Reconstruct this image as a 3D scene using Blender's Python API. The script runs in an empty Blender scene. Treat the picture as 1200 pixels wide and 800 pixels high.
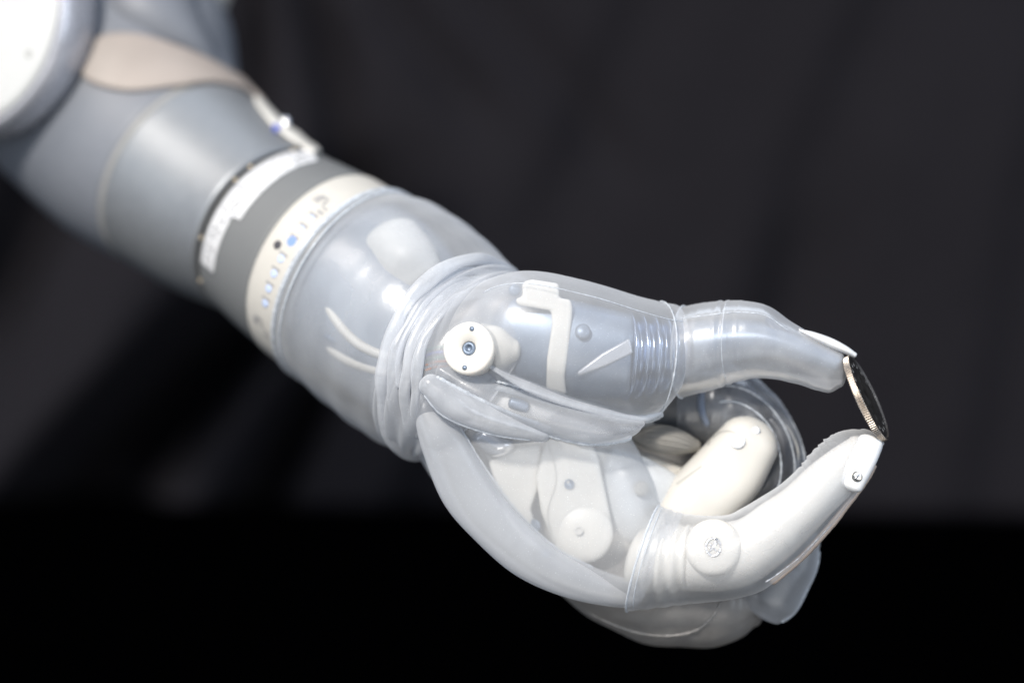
import bpy, bmesh, math, random
from mathutils import Vector, Matrix, noise
from mathutils.bvhtree import BVHTree
R = math.radians
random.seed(7)
scene = bpy.context.scene
COL = scene.collection

# ------------------------------------------------------------------ camera, world, lights, exposure
D0 = 0.744                     # metres from the lens to the coin
S = 0.000223                   # metres per photograph pixel at the coin (coin = 24.3 mm)
cam_d = bpy.data.cameras.new('camera'); cam = bpy.data.objects.new('camera', cam_d); COL.objects.link(cam)
cam.location = (0, 0, 0); cam.rotation_euler = (R(90), 0, 0)
cam_d.sensor_width = 36; cam_d.lens = 36 * D0 / (1200 * S)
cam_d.clip_start = 0.01; cam_d.clip_end = 50
cam_d.dof.use_dof = True; cam_d.dof.focus_distance = D0 - 0.004; cam_d.dof.aperture_fstop = 2.9
scene.camera = cam

w = bpy.data.worlds.new('World'); scene.world = w; w.use_nodes = True
w.node_tree.nodes['Background'].inputs[0].default_value = (0.66, 0.78, 1.0, 1)
w.node_tree.nodes['Background'].inputs[1].default_value = 0.38

def area(name, loc, aim, size, power, col, sy=None):
    l = bpy.data.lights.new(name, 'AREA'); l.size = size; l.energy = power; l.color = col
    if sy: l.shape = 'RECTANGLE'; l.size_y = sy
    o = bpy.data.objects.new(name, l); COL.objects.link(o); o.location = loc
    o.rotation_euler = (Vector(aim) - Vector(loc)).to_track_quat('-Z', 'Y').to_euler()
    return o
area('key_lamp', (-0.50, -0.45, 0.78), (0.0, 0.76, -0.02), 0.15, 30, (1.0, 0.94, 0.86))
area('upper_left_fill', (-0.80, 0.22, 0.98), (-0.1, 0.80, 0.03), 0.42, 5.5, (1.0, 0.90, 0.80))  # added lamp, draws the warm highlight along the forearm
area('sky_softbox', (0.1, 0.9, 1.3), (0, 0.78, 0), 1.2, 6.5, (0.82, 0.90, 1.0))
area('low_fill', (0.15, 0.0, -0.55), (0.05, 0.78, -.03), 0.6, 2.8, (1.0, 0.96, 0.9))  # added fill, lifts the undersides of the hand and fingers
area('side_fill', (1.0, 0.0, 0.25), (0, 0.78, 0), 0.6, 5.5, (0.80, 0.89, 1.0), 0.9)  # added cool fill from the right, brightens the hand
area('left_fill', (-0.95, 0.05, 0.1), (-0.1, 0.8, 0), 0.5, 3.4, (0.84, 0.92, 1.0), 0.9)  # added cool fill, low on the left; not an actual window

scene.view_settings.view_transform = 'Standard'; scene.view_settings.look = 'None'
scene.view_settings.exposure = 0.0; scene.view_settings.gamma = 1.0
scene.render.engine = 'CYCLES'
cy = scene.cycles
cy.max_bounces = 12; cy.transparent_max_bounces = 32; cy.transmission_bounces = 8
cy.caustics_reflective = False; cy.caustics_refractive = False; cy.sample_clamp_indirect = 4

# ------------------------------------------------------------------ helpers
def P(px, py, d=0.0):
    """place at a distance: d = how many 0.223 mm steps it lies behind the coin"""
    y = D0 + d * S
    k = S * y / D0
    return Vector(((px - 600) * k, y, -(py - 400) * k))
def K(d): return S * (D0 + d * S) / D0

def cr(p0, p1, p2, p3, t):
    return [0.5 * (2*b + (c-a)*t + (2*a-5*b+4*c-e)*t*t + (3*b-a-3*c+e)*t**3) for a, b, c, e in zip(p0, p1, p2, p3)]
def resample(rows, n):
    L = len(rows); out = []
    for i in range(L-1):
        p0 = rows[i-1] if i > 0 else [2*a-b for a, b in zip(rows[0], rows[1])]
        p3 = rows[i+2] if i+2 < L else [2*a-b for a, b in zip(rows[-1], rows[-2])]
        for k in range(n): out.append(cr(p0, rows[i], rows[i+1], p3, k/n))
    out.append(list(rows[-1])); return out

class Loft:
    """sections (ax,ay,bx,by,d,th[,dd]): A and B the two sides seen, d the depth of the middle, th its half thickness"""
    def __init__(s, secs, n=10, M=56, cap0=0.0, cap1=0.0, grow=0.0, ridge=None, ex=2.0):
        rows = [list(q) + [0.0]*(7-len(q)) for q in secs]
        rows = resample(rows, n); s.n = n; s.rings = []; s.nrm = []
        cs, ws, ths = [], [], []
        for q in rows:
            a = P(q[0], q[1], q[4]-q[6]/2); b = P(q[2], q[3], q[4]+q[6]/2)
            cs.append((a+b)/2); ws.append((a-b)/2); ths.append(max(q[5], 0.3)*K(q[4]))
        N = len(rows)
        frames = []
        for i in range(N):
            t = (cs[min(i+1, N-1)] - cs[max(i-1, 0)]).normalized()
            wv = ws[i]; b = t.cross(wv).normalized()
            if b.y > 0: b = -b
            g = 1 + (grow*S/wv.length if wv.length > 0 else 0)
            frames.append((cs[i], wv*g, b*(ths[i]+grow*S), t))
        s.frames = frames; s.M = M
        def ring(c, wv, b, u, sc=1.0):
            pts = []
            for k in range(M):
                a = 2*math.pi*k/M
                ca, sa = math.cos(a), math.sin(a)
                m = (abs(ca)**ex + abs(sa)**ex)**(-1/ex)
                r = 1.0
                if ridge: r += ridge(u, math.degrees(a))
                pts.append(c + (wv*ca + b*sa)*m*r*sc)
            return pts
        if cap0 > 0:
            c, wv, b, t = frames[0]; rr = min(wv.length, b.length)
            for k in range(6, 0, -1):
                ph = k/6.001*math.pi/2
                s.rings.append(ring(c - t*rr*cap0*math.sin(ph), wv, b, 0, math.cos(ph)))
        s.off = len(s.rings)
        for i, (c, wv, b, t) in enumerate(frames): s.rings.append(ring(c, wv, b, i/n))
        if cap1 > 0:
            c, wv, b, t = frames[-1]; rr = min(wv.length, b.length)
            for k in range(1, 7):
                ph = k/6.001*math.pi/2
                s.rings.append(ring(c + t*rr*cap1*math.sin(ph), wv, b, (N-1)/n, math.cos(ph)))
        s.caps = (cap0 >= 0, cap1 >= 0)       # negative = left open
    def at(s, u, deg, off=0.0):
        f = max(0, min(u*s.n, len(s.frames)-1.0001)); i = int(f); t = f-i
        c0, w0, b0, _ = s.frames[i]; c1, w1, b1, _ = s.frames[i+1]
        c, wv, b = c0.lerp(c1, t), w0.lerp(w1, t), b0.lerp(b1, t)
        a = R(deg); p = (wv*math.cos(a) + b*math.sin(a))
        return c + p*(1+off*S/p.length)
    def data(s):
        V = [p for r in s.rings for p in r]; F = []; M = s.M
        for i in range(len(s.rings)-1):
            for k in range(M):
                F.append((i*M+k, i*M+(k+1) % M, (i+1)*M+(k+1) % M, (i+1)*M+k))
        if s.caps[0]: F.append(tuple(range(M)))
        if s.caps[1]: F.append(tuple((len(s.rings)-1)*M + k for k in range(M)))
        return V, F
    def bvh(s):
        V, F = s.data(); return BVHTree.FromPolygons(V, F)

def build(name, data, m, parent=None, smooth=True, label=None, solid=0.0, bevel=0.0, sub=0, sharp=None):
    V, F = data
    c = sum(V, Vector())/len(V)
    me = bpy.data.meshes.new(name); bm = bmesh.new()
    vs = [bm.verts.new(v-c) for v in V]
    for f in F:
        try: bm.faces.new([vs[i] for i in f])
        except ValueError: pass
    bmesh.ops.remove_doubles(bm, verts=bm.verts, dist=1e-7)
    bmesh.ops.recalc_face_normals(bm, faces=bm.faces)
    bm.to_mesh(me); bm.free()
    if smooth: me.polygons.foreach_set('use_smooth', [True]*len(me.polygons))
    if sharp: me.set_sharp_from_angle(angle=R(sharp))
    me.materials.append(m)
    o = bpy.data.objects.new(name, me); COL.objects.link(o)
    pw = Vector(parent['_w']) if parent is not None else Vector()
    o['_w'] = list(c); o.parent = parent; o.location = c - pw
    if solid: md = o.modifiers.new('t', 'SOLIDIFY'); md.thickness = solid*S; md.offset = 0
    if bevel: md = o.modifiers.new('b', 'BEVEL'); md.width = bevel*S; md.segments = 3
    if sub: md = o.modifiers.new('s', 'SUBSURF'); md.levels = sub; md.render_levels = sub
    if label: o['label'] = label
    return o
def merge(*ds):
    V, F = [], []
    for v, f in ds:
        o = len(V); V += v; F += [tuple(i+o for i in q) for q in f]
    return V, F
def tube(pts, n=6, M=12, flat=1.0, jit=0.0, world=False):
    """pts: (px,py,d,r)"""
    rows = resample([list(p) for p in pts], n); V, F = [], []
    cs = [Vector(q[:3]) if world else P(q[0], q[1], q[2]) for q in rows]
    N = len(cs); up = Vector((0, -1, 0))
    for i in range(N):
        t = (cs[min(i+1, N-1)]-cs[max(i-1, 0)]).normalized()
        a = t.cross(up)
        if a.length < .05: a = t.cross(Vector((0, 0, 1)))
        a.normalize(); b = a.cross(t).normalized()
        r = rows[i][3]*(S if world else K(rows[i][2]))*(1+jit*random.uniform(-1, 1))
        if i in (0, N-1): r *= .35
        for k in range(M):
            an = 2*math.pi*k/M; V.append(cs[i]+a*r*math.cos(an)+b*r*flat*math.sin(an))
    for i in range(N-1):
        for k in range(M): F.append((i*M+k, i*M+(k+1) % M, (i+1)*M+(k+1) % M, (i+1)*M+k))
    F.append(tuple(range(M))); F.append(tuple((N-1)*M+k for k in range(M)))
    return V, F
def basis(nrm, up=(0, 0, 1)):
    n = Vector(nrm).normalized(); x = Vector(up).cross(n)
    if x.length < 1e-3: x = Vector((1, 0, 0)).cross(n)
    x.normalize(); return x, n.cross(x), n
def lathe(c, nrm, prof, M=48, up=(0, 0, 1)):
    """prof: (radius px, height px along the axis)"""
    x, y, n = basis(nrm, up); V, F = [], []
    for r, h in prof:
        for k in range(M):
            a = 2*math.pi*k/M; V.append(c + (x*math.cos(a)+y*math.sin(a))*max(r, .01)*S + n*h*S)
    L = len(prof)
    for i in range(L-1):
        for k in range(M): F.append((i*M+k, i*M+(k+1) % M, (i+1)*M+(k+1) % M, (i+1)*M+k))
    F.append(tuple(range(M))); F.append(tuple((L-1)*M+k for k in range(M)))
    return V, F
def prism(poly, d, depth):
    """outline at distance d, running back by depth"""
    n = len(poly); V = [P(x, y, d) for x, y in poly]; V += [v + Vector((0, depth*S, 0)) for v in V]
    F = [tuple(range(n)), tuple(range(2*n-1, n-1, -1))] + [(i, (i+1) % n, n+(i+1) % n, n+i) for i in range(n)]
    return V, F
def cast(bv, px, py, off=0.0):
    """the point of a surface lying behind (px,py)"""
    d = P(px, py, 0).normalized(); hit = bv.ray_cast(Vector((0, 0, 0)), d)
    if hit[0] is None: return None
    nn = hit[1] if hit[1].dot(d) < 0 else -hit[1]
    return hit[0] + nn*off*S
def drape(bv, A, B, off=1.0, nu=24, nv=8):
    """sheet laid on a surface between two edge lines"""
    A2 = resample([list(a) for a in A], nu); B2 = resample([list(b) for b in B], nu); V, F = [], []
    last = None
    for a, b in zip(A2, B2):
        for j in range(nv+1):
            t = j/nv; p = cast(bv, a[0]+(b[0]-a[0])*t, a[1]+(b[1]-a[1])*t, off)
            if p is None: p = last if last is not None else P(a[0], a[1], 300)
            last = p; V.append(p)
    W = nv+1
    for i in range(len(A2)-1):
        for j in range(nv): F.append((i*W+j, i*W+j+1, (i+1)*W+j+1, (i+1)*W+j))
    return V, F
def sheet(lf, u0, u1, v0, v1, off=1.0, nu=6, nv=40):
    """a band following a loft's surface, u along, v degrees around; u0/u1 may be functions of v"""
    V, F = [], []
    for j in range(nv+1):
        v = v0+(v1-v0)*j/nv
        a = u0(v) if callable(u0) else u0; b = u1(v) if callable(u1) else u1
        for i in range(nu+1): V.append(lf.at(a+(b-a)*i/nu, v, off))
    W = nu+1
    for j in range(nv):
        for i in range(nu): F.append((j*W+i, j*W+i+1, (j+1)*W+i+1, (j+1)*W+i))
    return V, F
def seam(lf, pts, r=.9, off=.4, jit=.3, n=14):
    """raised moulding line on a loft; pts (u, deg)"""
    rows = resample([list(p) for p in pts], n)
    return tube([tuple(lf.at(u, v, off)) + (r,) for u, v in rows], n=1, M=6, jit=jit, world=True)

# ------------------------------------------------------------------ materials
def mat(name):
    m = bpy.data.materials.new(name); m.use_nodes = True; nt = m.node_tree
    for nn in list(nt.nodes): nt.nodes.remove(nn)
    return m, nt, nt.nodes, nt.links
def N(ns, t, **kw):
    n = ns.new(t)
    for k, v in kw.items():
        if k in n.inputs: n.inputs[k].default_value = v
        else: setattr(n, k, v)
    return n
def coords(ns, ls, scale):
    tc = ns.new('ShaderNodeTexCoord'); mp = ns.new('ShaderNodeMapping')
    mp.inputs['Scale'].default_value = scale if hasattr(scale, '__len__') else (scale,)*3
    ls.new(tc.outputs['Object'], mp.inputs[0]); return mp.outputs[0]
def solid_mat(name, col, rough=.4, metal=0, spec=.5, sss=0, nscale=300, nvar=.06, bump=.15, bscale=2500, coat=0, speck=0, aniso=0):
    m, nt, ns, ls = mat(name)
    out = N(ns, 'ShaderNodeOutputMaterial'); b = N(ns, 'ShaderNodeBsdfPrincipled')
    b.inputs['Roughness'].default_value = rough; b.inputs['Metallic'].default_value = metal
    b.inputs['Specular IOR Level'].default_value = spec; b.inputs['Coat Weight'].default_value = coat
    b.inputs['Coat Roughness'].default_value = .12
    if sss:
        b.inputs['Subsurface Weight'].default_value = sss; b.inputs['Subsurface Scale'].default_value = .004
        b.inputs['Subsurface Radius'].default_value = (1.0, .9, .8)
    co = coords(ns, ls, 1.0)
    n1 = N(ns, 'ShaderNodeTexNoise'); n1.inputs['Scale'].default_value = nscale; n1.inputs['Detail'].default_value = 5
    ls.new(co, n1.inputs['Vector'])
    mx = N(ns, 'ShaderNodeMix', data_type='RGBA')
    mx.inputs['A'].default_value = tuple(c*(1-nvar*1.6) for c in col)+(1,)
    mx.inputs['B'].default_value = tuple(min(1, c*(1+nvar)) for c in col)+(1,)
    ls.new(n1.outputs['Fac'], mx.inputs['Factor'])
    last = mx.outputs['Result']
    if speck:
        v = N(ns, 'ShaderNodeTexNoise'); v.inputs['Scale'].default_value = speck; v.inputs['Detail'].default_value = 2
        ls.new(co, v.inputs['Vector']); rp = N(ns, 'ShaderNodeValToRGB')
        rp.color_ramp.elements[0].position = .60; rp.color_ramp.elements[1].position = .68
        ls.new(v.outputs['Fac'], rp.inputs[0]); m2 = N(ns, 'ShaderNodeMix', data_type='RGBA')
        m2.inputs['B'].default_value = (col[0]*.35, col[1]*.36, col[2]*.4, 1)
        ls.new(rp.outputs[0], m2.inputs['Factor']); ls.new(last, m2.inputs['A']); last = m2.outputs['Result']
    ls.new(last, b.inputs['Base Color'])
    n2 = N(ns, 'ShaderNodeTexNoise'); n2.inputs['Scale'].default_value = bscale; n2.inputs['Detail'].default_value = 4
    ls.new(co, n2.inputs['Vector'])
    bp = N(ns, 'ShaderNodeBump'); bp.inputs['Strength'].default_value = bump; bp.inputs['Distance'].default_value = .0002
    ls.new(n2.outputs['Fac'], bp.inputs['Height']); ls.new(bp.outputs[0], b.inputs['Normal'])
    mr = N(ns, 'ShaderNodeMapRange'); mr.inputs['To Min'].default_value = max(.02, rough-.08); mr.inputs['To Max'].default_value = min(1, rough+.10)
    ls.new(n1.outputs['Fac'], mr.inputs['Value']); ls.new(mr.outputs[0], b.inputs['Roughness'])
    ls.new(b.outputs[0], out.inputs[0]); return m

def silicone(name, op=.3, edge=.85, col=(.87, .895, .935), rough=.25, tint=(.97, .98, 1), cloud=.18, cs=70, pw=2.0, bump=.14, scratch=True):
    """cast silicone skin: clear where seen square on, milky where the wall is seen edge on, cloudy in patches"""
    m, nt, ns, ls = mat(name)
    out = N(ns, 'ShaderNodeOutputMaterial'); co = coords(ns, ls, 1.0)
    tr = N(ns, 'ShaderNodeBsdfTransparent'); tr.inputs[0].default_value = tint+(1,)
    df = N(ns, 'ShaderNodeBsdfDiffuse'); df.inputs[0].default_value = col+(1,)
    tl = N(ns, 'ShaderNodeBsdfTranslucent'); tl.inputs[0].default_value = col+(1,)
    milk = N(ns, 'ShaderNodeMixShader'); milk.inputs[0].default_value = .32
    ls.new(df.outputs[0], milk.inputs[1]); ls.new(tl.outputs[0], milk.inputs[2])
    n2 = N(ns, 'ShaderNodeTexNoise'); n2.inputs['Scale'].default_value = 260; n2.inputs['Detail'].default_value = 6; n2.inputs['Roughness'].default_value = .62
    ls.new(co, n2.inputs['Vector'])
    bp = N(ns, 'ShaderNodeBump'); bp.inputs['Strength'].default_value = bump; bp.inputs['Distance'].default_value = .0006
    ls.new(n2.outputs['Fac'], bp.inputs['Height'])
    lw = N(ns, 'ShaderNodeLayerWeight'); lw.inputs['Blend'].default_value = .5; ls.new(bp.outputs[0], lw.inputs['Normal'])
    pwn = N(ns, 'ShaderNodeMath', operation='POWER'); pwn.inputs[1].default_value = pw; ls.new(lw.outputs['Facing'], pwn.inputs[0])
    mr = N(ns, 'ShaderNodeMapRange'); mr.inputs['To Min'].default_value = op; mr.inputs['To Max'].default_value = edge
    ls.new(pwn.outputs[0], mr.inputs['Value'])
    n1 = N(ns, 'ShaderNodeTexNoise'); n1.inputs['Scale'].default_value = cs; n1.inputs['Detail'].default_value = 6; n1.inputs['Roughness'].default_value = .55
    n1.inputs['Distortion'].default_value = .6
    ls.new(co, n1.inputs['Vector'])
    mc = N(ns, 'ShaderNodeMapRange'); mc.inputs['From Min'].default_value = .3; mc.inputs['From Max'].default_value = .7
    mc.inputs['To Min'].default_value = -cloud; mc.inputs['To Max'].default_value = cloud
    ls.new(n1.outputs['Fac'], mc.inputs['Value'])
    ad = N(ns, 'ShaderNodeMath', operation='ADD', use_clamp=True); ls.new(mr.outputs[0], ad.inputs[0]); ls.new(mc.outputs[0], ad.inputs[1])
    last = ad.outputs[0]
    if scratch:      # fine dust and scuffs caught in the rubber
        s1 = N(ns, 'ShaderNodeTexNoise'); s1.inputs['Scale'].default_value = 3600; s1.inputs['Detail'].default_value = 1
        ls.new(co, s1.inputs['Vector'])
        rp = N(ns, 'ShaderNodeMapRange'); rp.inputs['From Min'].default_value = .70; rp.inputs['From Max'].default_value = .80
        rp.inputs['To Max'].default_value = .3
        ls.new(s1.outputs['Fac'], rp.inputs['Value'])
        a2 = N(ns, 'ShaderNodeMath', operation='ADD', use_clamp=True); ls.new(last, a2.inputs[0]); ls.new(rp.outputs[0], a2.inputs[1]); last = a2.outputs[0]
    m1 = N(ns, 'ShaderNodeMixShader'); ls.new(last, m1.inputs[0]); ls.new(tr.outputs[0], m1.inputs[1]); ls.new(milk.outputs[0], m1.inputs[2])
    gl = N(ns, 'ShaderNodeBsdfGlossy'); gl.inputs['Roughness'].default_value = rough; ls.new(bp.outputs[0], gl.inputs['Normal'])
    fr = N(ns, 'ShaderNodeFresnel'); fr.inputs['IOR'].default_value = 1.34; ls.new(bp.outputs[0], fr.inputs['Normal'])
    m2 = N(ns, 'ShaderNodeMixShader'); fm = N(ns, 'ShaderNodeMath', operation='MULTIPLY'); fm.inputs[1].default_value = .38; ls.new(fr.outputs[0], fm.inputs[0]); fa = N(ns, 'ShaderNodeMath', operation='ADD'); fa.inputs[1].default_value = .03; ls.new(fm.outputs[0], fa.inputs[0]); ls.new(fa.outputs[0], m2.inputs[0]); ls.new(m1.outputs[0], m2.inputs[1]); ls.new(gl.outputs[0], m2.inputs[2])
    ls.new(m2.outputs[0], out.inputs[0]); return m

M = {}
M['shell'] = solid_mat('grey_anodised', (.25, .265, .285), rough=.44, metal=.5, nvar=.05, bump=.05)
M['housing'] = solid_mat('grey_painted', (.165, .178, .205), rough=.5, nvar=.05, bump=.05)
M['ring'] = solid_mat('flat_grey', (.15, .157, .162), rough=.6, nvar=.03, bump=.05)
M['dark'] = solid_mat('dark_metal', (.05, .045, .04), rough=.35, metal=.8)
M['brass'] = solid_mat('pale_brass', (.5, .42, .3), rough=.3, metal=1)
M['label'] = solid_mat('white_label', (.62, .63, .65), rough=.5, nvar=.02, speck=900)
M['cream'] = solid_mat('cream_band', (.52, .505, .47), rough=.45, nvar=.03, bump=.05)
M['tan'] = solid_mat('tan_rubber', (.32, .28, .255), rough=.5, nvar=.12, nscale=60)
M['seam'] = solid_mat('pale_seam', (.27, .27, .265), rough=.4)
M['white'] = solid_mat('white_plastic', (.68, .66, .62), rough=.35, sss=.4, nvar=.03, bump=.12)
M['capwhite'] = solid_mat('white_cap', (.52, .53, .53), rough=.4, nvar=.02)
M['pearl'] = solid_mat('ivory_plastic', (.67, .65, .605), rough=.38, sss=.3, nvar=.05, nscale=120, bump=.2)
M['nail'] = solid_mat('nail_plastic', (.86, .87, .88), rough=.22, sss=.3, nvar=.02, coat=.3)
M['chrome'] = solid_mat('bright_steel', (.72, .73, .76), rough=.2, metal=1, bump=.05)
M['rim'] = solid_mat('satin_rim', (.50, .51, .56), rough=.25, metal=.35, bump=.03)
M['steel'] = solid_mat('blued_steel', (.20, .25, .33), rough=.40, metal=.45, nvar=.2, nscale=150)
M['grey'] = solid_mat('grey_mechanism', (.16, .165, .17), rough=.5, nvar=.25, nscale=120)
M['pad'] = solid_mat('grey_pad', (.23, .22, .20), rough=.6, nvar=.12, nscale=400)
M['black'] = solid_mat('black_rubber', (.015, .018, .028), rough=.3)
M['paleblue'] = solid_mat('pale_blue', (.50, .60, .85), rough=.3)
M['highlight'] = solid_mat('satin_highlight', (.52, .54, .58), rough=.35, metal=.3)
M['cable'] = solid_mat('grey_cable', (.50, .49, .46), rough=.5)
M['ink'] = solid_mat('dark_ink', (.05, .05, .06), rough=.6)
M['inkgrey'] = solid_mat('grey_ink', (.30, .30, .31), rough=.6)
M['screw'] = solid_mat('dark_screw', (.22, .21, .19), rough=.25, metal=1)
M['peach'] = solid_mat('peach_edge', (.62, .5, .42), rough=.35, sss=.3)
M['red'] = solid_mat('orange_wire', (.5, .16, .05), rough=.4)
M['green'] = solid_mat('green_wire', (.07, .22, .16), rough=.4)
M['blue'] = solid_mat('blue_wire', (.06, .10, .5), rough=.3)
M['skin'] = silicone('clear_silicone', op=.25, edge=.82, cloud=.09, cs=28, rough=.24)
M['skin_thin'] = silicone('clear_silicone_thin', op=.07, edge=.66, cloud=.06, rough=.26, pw=2.4)
M['veil'] = silicone('veil_silicone', op=.27, edge=.78, cloud=.05, rough=.30, pw=1.8, cs=40)
M['palm_veil'] = silicone('palm_silicone', op=.30, edge=.75, cloud=.05, rough=.32, pw=2.0, cs=40)
M['sleeve'] = silicone('hazy_silicone', op=.34, edge=.92, cloud=.06, pw=1.5, rough=.28, cs=110)
M['band'] = silicone('band_silicone', op=.36, edge=.72, cloud=.06, cs=30, pw=1.2, rough=.3)
M['skin_milky'] = silicone('milky_silicone', op=.40, edge=.92, cloud=.15)
M['skin_dense'] = silicone('dense_silicone', op=.74, edge=.95, cloud=.10, col=(.90, .93, .96))
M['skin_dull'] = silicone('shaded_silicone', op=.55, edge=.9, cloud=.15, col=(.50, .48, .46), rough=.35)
M['line'] = silicone('silicone_rim', op=.55, edge=.9, cloud=.25, col=(.84, .89, .95), rough=.25, cs=400)
M['fingertip'] = silicone('fingertip_silicone', op=.24, edge=.90, cloud=.08, col=(.87, .895, .935), rough=.34, pw=2.2)

def led_mat():
    m, nt, ns, ls = mat('blue_indicator'); out = N(ns, 'ShaderNodeOutputMaterial'); e = N(ns, 'ShaderNodeEmission')
    e.inputs[0].default_value = (.35, .5, 1, 1); e.inputs[1].default_value = 1.3; ls.new(e.outputs[0], out.inputs[0]); return m
M['led'] = led_mat()

# ------------------------------------------------------------------ the black cloth backdrop and table
def cloth_mat(name, col, rough, sheen=0.3):
    m, nt, ns, ls = mat(name); out = N(ns, 'ShaderNodeOutputMaterial'); b = N(ns, 'ShaderNodeBsdfPrincipled')
    co = coords(ns, ls, 1.0)
    wv = N(ns, 'ShaderNodeTexNoise'); wv.inputs['Scale'].default_value = 900; wv.inputs['Detail'].default_value = 3; ls.new(co, wv.inputs['Vector'])
    n1 = N(ns, 'ShaderNodeTexNoise'); n1.inputs['Scale'].default_value = 6; n1.inputs['Detail'].default_value = 3; ls.new(co, n1.inputs['Vector'])
    mx = N(ns, 'ShaderNodeMix', data_type='RGBA'); mx.inputs['A'].default_value = tuple(c*.8 for c in col)+(1,); mx.inputs['B'].default_value = tuple(c*1.15 for c in col)+(1,)
    ls.new(n1.outputs['Fac'], mx.inputs['Factor']); ls.new(mx.outputs['Result'], b.inputs['Base Color'])
    bp = N(ns, 'ShaderNodeBump'); bp.inputs['Strength'].default_value = .3; bp.inputs['Distance'].default_value = .0005
    ls.new(wv.outputs['Fac'], bp.inputs['Height']); ls.new(bp.outputs[0], b.inputs['Normal'])
    b.inputs['Roughness'].default_value = rough; b.inputs['Specular IOR Level'].default_value = .15
    ls.new(b.outputs[0], out.inputs[0]); return m
M['curtain'] = cloth_mat('black_curtain_cloth', (.0088, .0082, .0110), .9)
M['velvet'] = cloth_mat('black_velvet', (.0012, .0012, .0015), 1.0)
M['velvet'].node_tree.nodes['Principled BSDF'].inputs['Specular IOR Level'].default_value = .0

def sm(a, b, x):
    t = max(0, min(1, (x-a)/(b-a))); return t*t*(3-2*t)
def fold(x0, y0, x1, y1, A, w1, w2):        # a fold of the cloth, in metres on the curtain
    k = .000309; return ((x0-600)*k, (400-y0)*k, (x1-600)*k, (400-y1)*k, A, w1*k, w2*k)
FOLDS = [fold(275, 255, -40, 590, .075, 80, 90), fold(370, 330, 200, 620, .045, 55, 60), fold(120, 560, 60, 640, .01, 30, 40),
         fold(262, -60, 258, 160, .02, 16, 30), fold(318, -60, 350, 190, .018, 30, 50), fold(378, -30, 490, 130, .008, 30, 60),
         fold(700, -40, 540, 310, .004, 55, 110), fold(1010, -40, 850, 360, .004, 55, 110), fold(900, 330, 800, 640, .007, 50, 90),
         fold(1210, 60, 1080, 640, .005, 60, 110), fold(560, 380, 420, 640, .014, 45, 80), fold(470, -40, 640, 160, .007, 25, 70), fold(40, 60, -60, 300, .03, 60, 60)]
def curtain():
    nx, nz = 460, 220; V, F = [], []
    for i in range(nx+1):
        x = -0.9 + 1.8*i/nx
        z0 = -0.0605 - 0.016*x
        for j in range(nz+1):
            z = z0 + 0.9*(j/nz)
            y = 1.04
            wob = .010*noise.noise(Vector((x*9, z*7, 1.7)))
            for (x0, y0, x1, y1, A, w1, w2) in FOLDS:
                # fold line from (x0,z0) to (x1,z1); the cloth drops back over w1 and eases forward over w2
                ex_, ez_ = x1-x0, y1-y0; L_ = math.hypot(ex_, ez_)
                dd = ((x+wob-x0)*-ez_ + (z-y0)*ex_)/L_
                al = ((x-x0)*ex_ + (z-y0)*ez_)/L_/L_
                f_ = sm(-.5, .1, al)*(1-sm(.95, 1.6, al))
                y += A*f_*(sm(0, w1, dd) - sm(w1*1.1, w1+w2, dd))
                y -= A*.35*f_*math.exp(-(dd/w1)**2)
            y += .010*noise.noise(Vector((x*6+z*3, z*3, 3.1))) + .003*noise.noise(Vector((x*19+z*9, z*13, 8))) + .0008*noise.noise(Vector((x*60, z*50, 8)))
            V.append(Vector((x, y, z)))
    W = nz+1
    for i in range(nx):
        for j in range(nz): F.append((i*W+j, i*W+j+1, (i+1)*W+j+1, (i+1)*W+j))
    return V, F
o = build('curtain', curtain(), M['curtain'], solid=3)
o['label'] = 'dark charcoal cloth curtain hanging in soft folds behind the arm'; o['category'] = 'curtain'
def velvet():      # one sheet: a black velvet floor that sweeps up behind the curtain
    V, F = [], []; prof = [(-1.2+.1*k, -.62) for k in range(28)]
    prof += [(1.5+.3*math.sin(a*math.pi/20), -.32-.3*math.cos(a*math.pi/20)) for a in range(1, 11)] + [(1.8, -.3+.1*k) for k in range(20)]
    nx = 40
    for i in range(nx+1):
        x = -2+4*i/nx
        for (y, z) in prof: V.append(Vector((x, y+.004*noise.noise(Vector((x*5, y*5, z*5))), z+.003*noise.noise(Vector((x*6, y*6, 4))))))
    W = len(prof)
    for i in range(nx):
        for j in range(W-1): F.append((i*W+j, i*W+j+1, (i+1)*W+j+1, (i+1)*W+j))
    return V, F
o = build('backdrop', velvet(), M['velvet']); o['kind'] = 'structure'

# ------------------------------------------------------------------ the prosthetic arm
arm = bpy.data.objects.new('prosthetic_arm', None); COL.objects.link(arm)
base = P(60, 90, 430); arm.location = base; arm['_w'] = list(base); arm.empty_display_size = .02
arm['label'] = 'grey prosthetic arm with clear silicone hand glove pinching a coin'; arm['category'] = 'prosthetic arm'

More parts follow.
